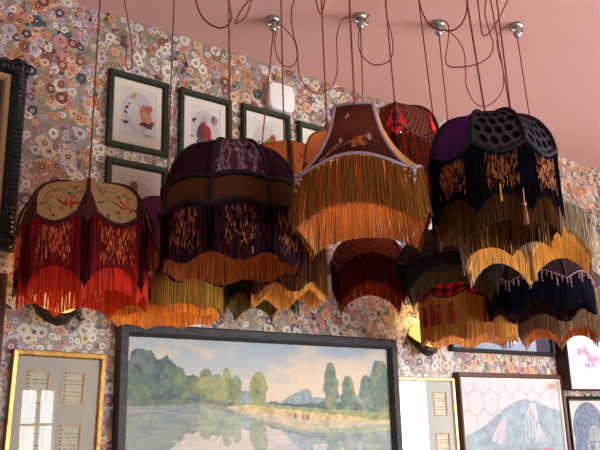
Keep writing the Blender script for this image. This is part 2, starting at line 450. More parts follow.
    if dashes:
        dcol, ddens, dlo, dhi = dashes
        for k in range(n):
            m = MB()
            for i in range(int(N*ddens/n)):
                u = random.triangular(.17, .83, .5) if random.random() < .5 else random.uniform(.2, .8); th = ph+(k+u)*2*PI/n
                a0 = zrim(th)-.004; L = a0-zbot(th); zc = a0-.012-L*random.uniform(dlo, dhi)*random.uniform(.65, 1); hl = random.uniform(.003, .011); rr = R*q(th)+.0062
                m.tube([pt(th, rr, zc+hl), pt(th, rr, zc-hl)], .0011, 4, c=lin(dcol)*random.choice((.25, .5, .8, 1.2, 1.6)))
            m.build('beaded_strands', M_BRAID, root)
    if diamond:
        dc, dw, dt, db = diamond
        for k in range(n):
            m = MB(); th = ph+k*2*PI/n; hw = dw
            V = []
            for (du, vv) in ((0, dt), (hw, (dt+db)/2), (0, db), (-hw, (dt+db)/2)):
                if vv <= 1: V.append(surf(th+du, vv, .010))
                else: V.append(pt(th+du, R*q(th+du)+.010, zrim(th)-(vv-1)*.2))
            ctr = np.mean(np.array(V), axis=0); w_ = pt(th, 1, 0); ctr = ctr+np.array(w_)*.008
            V.append(tuple(ctr)); Fc = [(0, 1, 4), (1, 2, 4), (2, 3, 4), (3, 0, 4)]
            nv_ = [tuple(np.array(p)-np.array(w_)*.006) for p in V[:4]]
            Fc += [(0, 5, 6, 1), (1, 6, 7, 2), (2, 7, 8, 3), (3, 8, 5, 0), (5, 8, 7, 6)]
            m.add(V+nv_, Fc, lin(dc)); m.build('velvet_diamond', M_BRAID, braid, False)
    if beads:
        bc, mode, rows = beads; m = MB()
        if mode == 'seam':
            for k in range(n):
                m = MB(); th = ph+k*2*PI/n
                for i in range(14):
                    p = surf(th+random.uniform(-.07, .07), 1, .012); m.ball((p[0], p[1], p[2]-random.uniform(-.01, .05)), random.uniform(.003, .006), 6, lin(bc)*random.uniform(.6, 1.2))
                m.build('bead_cluster', M_BEAD, braid)
        else:
            KK = int(2*PI*R/.011)
            for i in range(KK):
                th = 2*PI*i/KK
                for j in range(random.randint(1, rows+1) if i % 2 == 0 else 1):
                    p = surf(th, 1, .009); m.ball((p[0], p[1], p[2]-.003-j*.010), .0036, 6, lin(bc)*random.uniform(.55, 1.25))
            m.build('bead_trim', M_BEAD, braid)
    # cord
    m = MB(); top = np.array([0, 0, zt+.01])
    rootv = np.array([Cx, Cy, z0])
    if hook is not None: end = np.array(hook)-rootv
    elif cordtop is not None:
        P = at(cordtop[0], cordtop[1], d)-rootv; dv = P-top; end = top+dv*((HC-z0-top[2])/dv[2])
    else: end = np.array([0, 0, HC-z0])
    m.tube([top+(end-top)*s for s in np.linspace(0, 1, 8)], .0033, 6)
    m.build('cord', M_CORD, root)
    for lp in loops:
        m = MB(); pts = []
        for i, (x, y, *dd) in enumerate(lp['p']):
            dl = lp['d'][0]+(lp['d'][1]-lp['d'][0])*i/(len(lp['p'])-1)
            dl = min(dl, dceil(x, y)*.985); pts.append(at(x, y, dl)-rootv)
        pts = catmull(pts, 5)
        def up(a, b_):
            dv = a-b_; dv = dv/np.linalg.norm(dv); dv = dv*np.array([.6, .6, 1]); dv[2] = max(dv[2], .5)
            return a+dv*max(0, (HC-z0-a[2])/dv[2])
        if lp.get('up0'): pts.insert(0, up(pts[0], pts[2]))
        if lp.get('up1'): pts.append(up(pts[-1], pts[-3]))
        m.tube(pts, .0031, 6); m.build('cord_swag', M_CORD, root)
    root['_'] = 0; del root['_']
    return root, dict(R=R, pt=pt, zrim=zrim, zbot=zbot, surf=surf, zf=lambda y, rr: zf(y, rr)-z0, ph=ph)
# fabric patterns -----------------------------------------------------------
def blobs(U, V, C, items):
    for (cu, cv, ru, rv, rot, col) in items:
        du, dv = U-cu, V-cv; a = du*math.cos(rot)+dv*math.sin(rot); b_ = -du*math.sin(rot)+dv*math.cos(rot)
        mk = (a/ru)**2+(b_/rv)**2 < 1
        C[mk] = lin(col)
    return C
def stroke(U, V, C, pts, wdt, col):
    for (a, b_), (c_, d_) in zip(pts[:-1], pts[1:]):
        vx, vy = c_-a, d_-b_; L = vx*vx+vy*vy+1e-9
        tt = np.clip(((U-a)*vx+(V-b_)*vy)/L, 0, 1); mk = np.hypot(U-a-tt*vx, V-b_-tt*vy) < wdt
        C[mk] = lin(col)
    return C
def brocade(U, V, base, k):
    C = lin(base)*(1+.35*(fbm(U*18+k*5, V*18, 2)-.5))[..., None]
    r = random.Random(k*31+2)
    C = stroke(U, V, C, [(.12, .5), (.3, .58), (.5, .55), (.7, .66), (.9, .68)], .009, (72, 96, 110))
    C = stroke(U, V, C, [(.3, .58), (.36, .5), (.5, .44)], .007, (84, 100, 104))
    C = stroke(U, V, C, [(.92, .9), (.75, .8), (.62, .79), (.45, .7)], .011, (58, 48, 44))
    C = stroke(U, V, C, [(.1, .86), (.22, .8), (.3, .72)], .009, (60, 52, 44))
    its = []
    for i in range(16): its.append((r.uniform(.08, .92), r.uniform(.42, .95), r.uniform(.016, .034), r.uniform(.010, .02), r.random()*3, r.choice([(160, 50, 40), (150, 46, 38), (60, 88, 104), (64, 72, 50), (206, 190, 140), (50, 44, 40)])))
    cx_ = .66 if k % 2 == 0 else .34
    for q in range(14): its.append((cx_+r.uniform(-.13, .13), .77+r.uniform(-.08, .08), r.uniform(.02, .036), .017, r.random()*3, r.choice([(176, 48, 38), (190, 62, 46), (150, 36, 32), (206, 96, 70)])))
    for q in range(6): its.append((.25+.1*(k % 2)+r.uniform(-.1, .1), .62+r.uniform(-.06, .06), .03, .013, r.random()*3, (120, 52, 42)))
    return blobs(U, V, C, its)
def embroider(U, V, base, k):
    C = lin(base)*(1+.3*(fbm(U*14+k*5, V*14, 2)-.5))[..., None]
    r = random.Random(k*13+5)
    for i in range(9):
        u = .08+.84*i/8; v = .72; p = [(u, v)]
        for q in range(5): u += r.uniform(-.07, .07); v -= .085; p.append((u, v))
        C = stroke(U, V, C, p, .012, (126, 112, 124))
        for q in p[1:]: C = stroke(U, V, C, [q, (q[0]+r.uniform(-.1, .1), q[1]-.035)], .010, (104, 88, 104))
    its = []
    for i in range(16): its.append((r.uniform(.08, .92), r.uniform(.25, .68), .045, .016, r.random()*3, r.choice([(150, 142, 148), (28, 16, 28), (28, 16, 28), (116, 100, 118)])))
    return blobs(U, V, C, its)
def fold_shade(U, V, base, k):
    return lin(base)*(.75+.5*vnoise(U*16+k*9+V*5, V*3))[..., None]  # shading of cloth folds painted as streaks on a smooth panel
def leafy(U, V, base, k):
    C = lin(base)*(1+.2*(fbm(U*14+k*5, V*14, 2)-.5))[..., None]
    r = random.Random(k+3); its = []
    for i in range(9): its.append((r.uniform(.12, .88), r.uniform(.2, .92), .06, .025, r.random()*3, (140, 118, 118)))
    for a in range(6): its.append((.58+.07*math.cos(a), .66+.05*math.sin(a), .045, .035, a, (150, 92, 44) if a % 2 else (116, 66, 36)))
    C = stroke(U, V, C, [(.2, .75), (.45, .66), (.8, .5)], .014, (112, 92, 90))
    return blobs(U, V, C, its)
def goldside(U, V, base, k):
    C = lin(base)*(1+.3*(fbm(U*14+k*5, V*14, 2)-.5))[..., None]
    r = random.Random(k+8)
    return blobs(U, V, C, [(r.uniform(.2, .8), r.uniform(.1, .9), .09, .04, r.random()*3, tuple(int(q*.78) for q in base)) for i in range(10)])
def polka(U, V, base, k):
    C = lin(base)*(1+.2*(fbm(U*14+k*5, V*14, 2)-.5))[..., None]
    its = []
    for i in range(7):
        for j in range(5):
            v = .2+.8*i/6; its.append((.1+.22*j+.11*(i % 2), v, .082*(1.2-.25*v), .05, .3, (14, 13, 18)))
    return blobs(U, V, C, its)
def netting(U, V, base, k):
    g = np.minimum(np.abs(((U*9+V*7) % 1)-.5), np.abs(((U*9-V*7) % 1)-.5))
    C = lin(base)*(1+.25*(fbm(U*9+k, V*9, 2)-.5))[..., None]; C[g < .07] = lin((132, 74, 60)); return C
def plaid(U, V, base, k):
    a = ((U*3) % 1) < .45; b_ = ((V*5) % 1) < .45
    C = np.zeros(U.shape+(3,)); C[:] = lin((140, 24, 28)); C[a ^ b_] = lin((80, 16, 20)); C[a & b_] = lin((24, 16, 18)); return C
def scroll(U, V, base, k):
    C = lin(base)*(1+.2*(fbm(U*9+k, V*9, 2)-.5))[..., None]
    edge = (U < .1) | (U > .9) | (V > .93); C[edge] = lin((70, 46, 38))
    sp = [(.62+.02*a*math.cos(a), .72+.012*a*math.sin(a)) for a in np.arange(0, 9, .4)]
    C = stroke(U, V, C, sp, .014, (110, 60, 40)); C = stroke(U, V, C, [(.8, .8), (.55, .5), (.35, .35)], .014, (110, 60, 40))
    return blobs(U, V, C, [(.35, .4, .06, .04, 1, (96, 52, 40)), (.25, .5, .05, .03, 0, (96, 52, 40))])
# hooks ---------------------------------------------------------------------
HK = [onceil(273, 19), onceil(360, 16), onceil(438, 23), onceil(516, 25)]
hl = ['chrome ceiling cord hook nearest the papered wall, leftmost of the four hooks',
      'chrome ceiling cord hook above the flared gold fringed lamp with lilac braid',
      'chrome ceiling cord hook above the gap between netted maroon lamp and polka dot lamp',
      'chrome ceiling cord hook above the polka dot lamp, rightmost of the four hooks']
for p, l in zip(HK, hl):
    r = empty('ceiling_hook', p); tag(r, l, 'hook', 'cord hooks on the ceiling')
    m = MB(); m.lathe([(.014, -.03), (.028, -.024), (.036, -.012), (.038, 0)], (0, 0, 0), 18); m.build('rose', M_CHROME, r)
    m = MB(); m.lathe([(.006, -.075), (.014, -.07), (.02, -.056), (.016, -.04), (.01, -.028)], (0, 0, 0), 14); m.build('cord_grip', M_CHROME, r)
    m = MB(); m.tube(catmull([(.008, 0, -.03), (.032, 0, -.038), (.05, 0, -.028), (.052, 0, -.014)], 5), .0075, 7)
    m.tube(catmull([(-.008, 0, -.032), (-.03, .004, -.04), (-.042, .006, -.03)], 5), .008, 7); m.build('side_arm', M_CHROME, r)
HB = [p+np.array([0, 0, -.074]) for p in HK]
hd = 3.84
def lampA():
    return lamp('red fringed lamp with a yellow floral brocade dome, leftmost of all the lamps', 86, 2.6, 134, 178, (221, 205), (264, 290), 7, 0, inlen=.06, inamp=.5, dashes=((220, 104, 60), 3.6, .02, .85),
        outer=(132, 32, 42), inner=(226, 74, 50), panels=[(150, 130, 92), (172, 164, 104)], paint=[brocade], trim=(62, 18, 24), rimmode='cusp',
        gap=.2, bulb=70, cordtop=(100, 2), diamond=((58, 16, 22), .13, .6, 1.3), seamcol=(62, 18, 24), trimr=.007, span=.34)
lampA()
lamp('large dark purple lamp with embroidered dome, brown band and beaded purple fringe', 230, 2.6, 143, 136, (197, 205), (250, 260), 8, 8-22.5,
     prof=BAND, dashes=((176, 100, 60), 2.0, .05, .85), outer=(54, 29, 48), inner=(176, 98, 58), panels=[(72, 42, 56), (44, 24, 36), (38, 20, 32)], paint=[embroider, fold_shade, fold_shade, fold_shade, fold_shade, fold_shade, fold_shade, fold_shade],
     trim=(24, 14, 24), band=(.68, (76, 48, 32)), botmode='wave', nb=8, bphase=8, gap=.16, bulb=55, cordtop=(229, 2), trimr=.008, seamcol=(22, 14, 22),
     loops=[dict(p=[(195.5, 0), (200, 13), (208, 23), (220, 28), (229, 24), (231.5, 16), (228.5, 0)], d=(2.75, 2.6), up0=1, up1=1)])
C_, cf = lamp('flared lamp with maroon floral panels, lilac braid and long gold fringe', 358, 2.35, 146, 102, (149, 166), (199, 227), 4, -4-45, prof=BELL,
     outer=(148, 98, 44), inner=(226, 158, 100), flare=1.10, panels=[(66, 34, 32), (200, 156, 90), (190, 112, 62), (190, 116, 66)], paint=[leafy, goldside, goldside, goldside],
     trim=(168, 154, 170), gap=.3, bulb=85, cordtop=(349.5, 2), beads=((176, 160, 160), 'seam', 1), trimr=.0055, poly=.5,
     loops=[dict(p=[(316.3, 0), (317.5, 7), (320, 13), (322.5, 11), (324.7, 0)], d=(2.9, 2.8), up0=1, up1=1)])
lamp('dark maroon netted lamp with a red velvet diamond, behind the lilac braided lamp', 398, 3.2, 84, 101, (134, 122), (172, 186), 5, 0, prof=DOME,
     outer=(100, 46, 36), inner=(226, 110, 50), panels=[(62, 33, 31)], paint=[netting], trim=(48, 20, 20), gap=.35, bulb=60, cordtop=(385.5, 2),
     diamond=((206, 40, 30), .25, .52, 1.3), beads=((150, 50, 44), 'rim', 3))
E_, ef = lamp('black fringed lamp with purple and polka dot dome panels', 491, 2.4, 126, 108, (151, 141), (193, 215), 8, 9-22.5,
     inlen=.07, inamp=.6, dashes=((160, 94, 50), 3.2, .02, .8), outer=(24, 24, 34), inner=(106, 70, 44), panels=[(58, 54, 62), (58, 54, 62), (40, 30, 60), (54, 30, 84), (40, 30, 60), (40, 30, 60), (50, 30, 70), (62, 34, 92)],
     paint=[polka, polka, fold_shade, fold_shade, fold_shade, fold_shade, fold_shade, fold_shade], trim=(16, 13, 20), gap=.3, bulb=34, cordtop=(467, 2), seamcol=(20, 16, 28), trimr=.007,
     loops=[dict(p=[(419, 0), (423, 14), (431, 25.7), (448.5, 31), (460, 25.7), (466, 14), (467.5, 0)], d=(2.9, 2.62), up0=1, up1=1)])
F_, ff = lamp('pale beige fringed lamp with glowing yellow inside, behind the polka dot lamp', 523, 2.95, 136, 168, (200, 212), (228, 268), 6, 0, inlen=.015, prof=BELL,
     outer=(184, 170, 146), inner=(248, 208, 136), panels=[(170, 160, 138)], trim=(150, 138, 130), gap=.0, bulb=105, cordtop=(497, 2), beads=((190, 176, 180), 'seam', 1),
     loops=[dict(p=[(477.7, 0), (480, 19), (482, 33), (485, 35.7), (489, 33), (498.7, 19), (507.5, 0)], d=(3., 3.), up0=1, up1=1)])
lamp('small dark red fringed lamp with beaded edge hanging lowest at the centre', 369, 3.75, 84, 233, (251, 262), (280, 306), 4, -45+3,
     outer=(92, 34, 30), inner=(150, 54, 30), panels=[(92, 40, 30)], paint=[netting], trim=(60, 26, 22), gap=.12, bulb=40, hook=HB[1], beads=((140, 74, 58), 'rim', 2), poly=.4,
     loops=[dict(p=[(369, 15), (365, 20), (360, 28), (358.5, 38), (359, 48), (363, 57), (371.5, 64), (378, 65), (387, 62.5), (392, 56), (393, 45), (391, 33), (387.5, 18), (386, 0)], d=(hd, 3.5), up1=1),
            dict(p=[(294, 0), (291.7, 10), (291.3, 18), (294, 37), (297, 48), (299, 72), (305, 85), (313, 92.5), (322, 93), (330, 88), (335, 80), (337.3, 68), (337, 50), (336.7, 38), (339, 27), (343, 19), (350, 17), (354, 18)], d=(3.3, hd), up0=1)])
lamp('charcoal grey fringed lamp below the netted maroon lamp', 449, 3.4, 116, 226, (249, 258), (259, 297), 4, -45, prof=DOME,
     outer=(48, 44, 46), inner=(92, 74, 54), panels=[(40, 35, 37)], trim=(30, 26, 28), bulb=26, cordtop=(419, 2), poly=.4)
J_, jf = lamp('tan fringed lamp with red plaid top and red tassels, lowest right of centre', 467, 4.1, 93, 270, (295, 290), (334, 340), 8, 0, prof=DOME,
     outer=(214, 150, 74), inner=(244, 194, 140), panels=[(140, 24, 28)], paint=[plaid], trim=(70, 20, 24), botmode='wave', bulb=190, hook=HB[2], gap=.15,
     loops=[dict(p=[(440, 22), (445, 21.5), (448.5, 26), (448.5, 37), (446, 54), (446, 63), (452, 67), (466, 66.5), (480, 63), (490.5, 55), (493, 44), (489, 30), (485, 14), (486, 0)], d=(hd, 3.3), up1=1)])
lamp('navy fringed lamp with pink beaded edge below the beige lamp', 538, 3.7, 101, 238, (269, 279), (300, 312), 6, -30, prof=DOME,
     outer=(28, 27, 44), inner=(62, 38, 30), panels=[(58, 42, 40), (50, 36, 36)], trim=(46, 34, 38), bulb=24, cordtop=(491, 2), beads=((206, 162, 162), 'rim', 5), botmode='wave')
lamp('tan fringed lamp with pointed glowing orange hem, partly behind the navy lamp', 557, 4.3, 98, 262, (284, 290), (326, 344), 8, 0, prof=DOME,
     outer=(160, 130, 100), inner=(222, 142, 86), panels=[(84, 62, 58)], trim=(110, 80, 80), bulb=100, hook=HB[3], beads=((180, 140, 140), 'rim', 2),
     loops=[dict(p=[(449.7, 32), (456.7, 38.5), (463.7, 51), (465.5, 68), (466, 84), (472, 99), (480, 106), (489, 105), (498.7, 97), (503.3, 86), (503, 70), (498, 51), (497, 40), (500, 31.5), (507, 27), (511, 27)], d=(hd, hd+.08))])
lamp('purple domed lamp with olive fringe and bright orange scalloped hem, below the brocade lamp', 165, 3.1, 114, 193, (246, 252), (302, 309), 9, 0, inlen=.03,
     outer=(186, 142, 62), inner=(250, 172, 76), panels=[(66, 30, 66)], paint=[fold_shade], trim=(50, 24, 50), bulb=190, cordtop=(174, 2), gap=.1)
lamp('dull teal fringed lamp, mostly hidden behind the large purple lamp', 256, 3.6, 86, 206, (246, 250), (291, 312), 7, 4, inlen=.01,
     outer=(62, 76, 62), inner=(150, 122, 54), panels=[(84, 72, 60)], trim=(60, 50, 44), bulb=30, hook=HB[0],
     loops=[dict(p=[(281, 25), (288, 32), (294, 40), (297, 52), (296, 62), (290, 67), (283, 65), (277.5, 57), (274.7, 45), (275, 37), (277.5, 27), (280, 20)], d=(hd, hd))])
lamp('small orange drum lamp with scrollwork and brown fringe, between purple and lilac braided lamps', 286, 3.2, 80, 142, (186, 190), (280, 292), 6, 10, prof=DRUM, inlen=.03, inamp=.9,
     outer=(92, 60, 38), inner=(252, 200, 108), panels=[(132, 82, 54)], paint=[scroll], trim=(66, 42, 36), bulb=210, cordtop=(281, 2), botmode='wave')
lamp('small plain tan dome lamp tucked behind the lilac braided lamp', 329, 2.9, 54, 128, (162, 158), (200, 208), 6, 0, prof=DOME,
     outer=(130, 88, 46), inner=(230, 130, 50), panels=[(160, 104, 66)], trim=(120, 72, 48), bulb=40, cordtop=(321.5, 2), trimr=.004,
     loops=[dict(p=[(249, 0), (240, 12), (235.5, 22), (236, 23.5), (238.5, 22.5), (246, 16), (251.5, 0)], d=(3.0, 3.0), up0=1, up1=1)])
# hanging tassels belong to their lamps
p = ef['pt'](math.radians(24), ef['R']*1.03, ef['zf'](206, ef['R'])); tassel(E_, p, .06, (160, 108, 56), (206, 150, 74), 'gold_tassel')
p = ef['pt'](math.radians(6), ef['R']*1.03, ef['zf'](193, ef['R'])); tassel(E_, p, .028, (230, 180, 60), (236, 190, 70), 'gold_tassel')
p = ff['pt'](math.radians(3), ff['R']*1.03, ff['zf'](254, ff['R'])); tassel(F_, p, .10, (184, 130, 64), (180, 130, 64), 'gold_tassel')
for x in (-32, -25, -13, 17, 23, -40):
    a = math.asin(x/47); p = jf['pt'](a, jf['R']*1.04, jf['zf'](303, jf['R'])); tassel(J_, p, .10, (150, 30, 28), (120, 24, 26), 'red_tassel')
# free cord loop resting on a small wall peg
m = MB(); P = [at(x, y, 0) for x, y in ()]
def onwall(px, py, off):
    r = ray(px, py); return CAM+r*((D-off)/r[1])
hk = onwall(127, 43, 0)
r = empty('wall_peg', hk); tag(r, 'small mauve round peg on the floral wall above the white cockatoo print', 'peg')
m = MB(); V = []
for (rr, yy) in ((.03, 0), (.032, -.012), (.026, -.03), (.01, -.036)):
    for k in range(16): V.append((rr*math.cos(2*PI*k/16), yy-.003, rr*math.sin(2*PI*k/16)))
m.add(V, [(i*16+k, i*16+(k+1) % 16, (i+1)*16+(k+1) % 16, (i+1)*16+k) for i in range(3) for k in range(16)]+[tuple(48+k for k in range(16))]); m.build('disc', mat('mauve_paint', (168, 130, 136), .5), r)
pts = [onwall(127, 46, .05), onwall(126, 58, .06), onwall(126.5, 66, .06), onwall(129, 69.5, .07), onwall(131.5, 66, .08), onwall(132.3, 52, .1), onwall(130.5, 35, .13), onwall(127.5, 17, .16), onwall(124.2, 0, .2)]
pts.append(np.array([pts[-1][0], pts[-1][1], HC]))
m = MB(); m.tube(catmull(pts, 5), .0034, 6); tag(m.build('loose_cord', M_CORD), 'loose brown cord looping down against the floral wall above the cockatoo print', 'cord')
# ------------------------------------------------------------------ pictures on the wall
def frame_bars(m, x0, x1, z0, z1, bw, dep, y0=0., lip=.3):
    """mitred moulding: profile swept round the rectangle (local y negative = towards the room)"""
    prof = [(0, 0), (0, -dep*.8), (bw*.12, -dep), (bw*.7, -dep*.9), (bw, -dep*lip), (bw, 0)]
    cor = [(x0, z0, 1, 1), (x1, z0, -1, 1), (x1, z1, -1, -1), (x0, z1, 1, -1)]
    V = []
    for (cx, cz, sx, sz) in cor:
        for a, b_ in prof: V.append((cx+sx*a, y0+b_, cz+sz*a))
    n = len(prof); Fc = []
    for i in range(4):
        j = (i+1) % 4
        for k in range(n-1): Fc.append((i*n+k, i*n+k+1, j*n+k+1, j*n+k))
    m.add(V, Fc)
def ring(m, x0, x1, z0, z1, holes, y, th):
    """board with rectangular openings (holes in a row/column grid) with thickness"""
    xs = sorted({x0, x1, *[h[0] for h in holes], *[h[1] for h in holes]}); zs = sorted({z0, z1, *[h[2] for h in holes], *[h[3] for h in holes]})
    for a, b_ in zip(xs[:-1], xs[1:]):
        for c, d in zip(zs[:-1], zs[1:]):
            mx, mz = (a+b_)/2, (c+d)/2
            if any(h[0] < mx < h[1] and h[2] < mz < h[3] for h in holes): continue
            m.box((a, y-th, c), (b_, y, d))
def plane_paint(name, x0, x1, z0, z1, y, nx, nz, fn, mt, parent):
    X = np.linspace(x0, x1, nx); Z = np.linspace(z0, z1, nz); XX, ZZ = np.meshgrid(X, Z, indexing='ij')
    P = np.stack([XX, np.full_like(XX, y), ZZ], -1); C = fn((XX-x0)/(x1-x0), (ZZ-z0)/(z1-z0), XX, ZZ)
    m = MB(); m.grid(P, C)
    m.box((x0, y+.0005, z0), (x1, y+.003, z1), (.5, .48, .45))
    return m.build(name, mt, parent, False)
def glass(x0, x1, z0, z1, y, parent):
    m = MB(); m.add([(x0, y, z0), (x1, y, z0), (x1, y, z1), (x0, y, z1)], [(0, 1, 2, 3)]); m.build('glass', M_GLASS, parent, False)
def picture(name, label, cat, X0, X1, Z0, Z1, bw, dep, fmat, group=None, gap=.002):
    r = empty(name, ((X0+X1)/2, D-.0025-gap, Z0)); tag(r, label, cat, group)
    hx = (X1-X0)/2; H = Z1-Z0
    m = MB(); frame_bars(m, -hx, hx, 0, H, bw, dep); m.build('frame', fmat, r, False)
    return r, hx, H
def draw(bg, items, strokes=()):
    def fn(u, v, X, Z):
        C = np.zeros(u.shape+(3,)); C[:] = lin(bg); C *= (1+.05*(fbm(X*60, Z*60, 2)-.5))[..., None]
        for p, wd, col in strokes: C = stroke(u, v, C, p, wd, col)
        return blobs(u, v, C, items)
    return fn
W0 = (242, 240, 234)
cock = draw(W0, [(.5, .52, .40, .40, 0, (222, 224, 230)), (.70, .5, .14, .2, .3, (214, 146, 124)), (.78, .62, .12, .07, .4, (206, 128, 92)), (.74, .44, .1, .16, .9, (226, 170, 150)),
  (.36, .56, .16, .17, .4, (246, 242, 234)), (.46, .4, .12, .26, .35, (240, 236, 228)), (.3, .64, .1, .09, 0, (246, 242, 236)), (.38, .84, .09, .035, .6, (222, 172, 70)), (.36, .78, .08, .05, 1.2, (228, 186, 90)),
  (.34, .7, .1, .08, 0, (238, 234, 228)), (.22, .58, .05, .03, .5, (60, 54, 56)), (.19, .48, .05, .025, -.4, (70, 60, 62)), (.27, .66, .025, .018, 0, (40, 36, 40)),
  (.75, .29, .14, .05, -.2, (120, 70, 58)), (.86, .33, .09, .04, .6, (136, 84, 72)), (.64, .31, .09, .04, .2, (110, 62, 52)), (.2, .28, .07, .03, .3, (100, 70, 60)), (.78, .09, .14, .03, 0, (200, 196, 190))],
  [([(.1, .3), (.4, .26), (.9, .3)], .012, (120, 92, 80))])
redb = draw(W0, [(.5, .5, .42, .4, 0, (230, 220, 220)), (.5, .36, .17, .24, -.5, (190, 62, 66)), (.46, .56, .1, .1, 0, (200, 72, 76)), (.68, .26, .2, .08, -.7, (186, 66, 70)), (.36, .42, .1, .18, -.3, (104, 92, 92)), (.4, .2, .16, .12, .3, (118, 116, 110)),
  (.66, .16, .2, .1, -.3, (136, 132, 122)), (.17, .66, .07, .03, .4, (92, 82, 78)), (.14, .63, .06, .025, -.8, (110, 90, 80)), (.5, .72, .12, .07, 0, (186, 204, 216)), (.78, .73, .09, .1, .5, (150, 120, 128)), (.84, .72, .05, .09, -.5, (196, 160, 160))],
  [([(.1, .3), (.4, .28), (.9, .2)], .02, (110, 96, 88)), ([(.75, .5), (.95, .46)], .012, (150, 140, 120))])
grn = draw(W0, [(.5, .5, .42, .4, 0, (232, 222, 218)), (.5, .42, .24, .12, .5, (120, 140, 74)), (.34, .34, .2, .1, .4, (140, 150, 90)), (.72, .6, .1, .13, -.5, (184, 84, 66)), (.62, .5, .12, .12, .5, (132, 148, 72)), (.2, .26, .16, .06, .5, (160, 160, 120)), (.28, .5, .05, .03, 0, (120, 96, 76))],
  [([(.05, .3), (.5, .25), (.95, .35)], .016, (116, 96, 80))])
brn = draw(W0, [(.5, .5, .42, .4, 0, (232, 220, 214)), (.38, .62, .15, .2, -.3, (128, 104, 84)), (.44, .8, .1, .08, 0, (140, 112, 90)), (.3, .4, .1, .2, -.4, (120, 96, 78)), (.68, .42, .18, .15, -.3, (126, 98, 80)), (.78, .5, .09, .07, 0, (140, 110, 88)), (.55, .22, .1, .06, 0, (110, 90, 76))],
  [([(.1, .22), (.6, .2), (.95, .26)], .02, (110, 92, 80))])
pale = draw(W0, [(.5, .5, .42, .4, 0, (234, 222, 218)), (.3, .7, .16, .08, .5, (214, 190, 170)), (.5, .4, .16, .2, .5, (206, 150, 130)), (.6, .6, .1, .1, 0, (210, 160, 140))], [([(.1, .3), (.9, .3)], .014, (120, 96, 80))])
for (X0, X1, Z0, Z1, fn, lb) in (
    (1.303, 1.626, 2.696, 3.096, cock, 'green framed print of a white cockatoo and pink bird'),
    (1.688, 2.003, 2.70, 3.096, redb, 'green framed print of a red breasted grey bird on a branch'),
    (2.07, 2.397, 2.70, 3.104, grn, 'green framed print of a green parrot with red head beside white alarm box'),
    (2.455, 2.78, 2.70, 3.09, pale, 'green framed pale bird print half hidden behind the lilac braided lamp'),
    (1.309, 1.632, 2.24, 2.64, brn, 'green framed print of two brown birds, below the cockatoo print')):
    r, hx, H = picture('bird_print', lb, 'picture', X0, X1, Z0, Z1, .034, .024, M_GREEN, 'green framed bird prints on the wallpaper')
    x = hx-.03; m = MB(); ring(m, -x, x, .03, H-.03, [(-x+.035, x-.035, .075, H-.07)], -.004, .003); m.build('mat_board', M_CREAM, r, False)
    plane_paint('print', -x+.03, x-.03, .07, H-.065, -.0035, 120, 150, fn, M_PAPER, r)
    glass(-x, x, .03, H-.03, -.010, r)
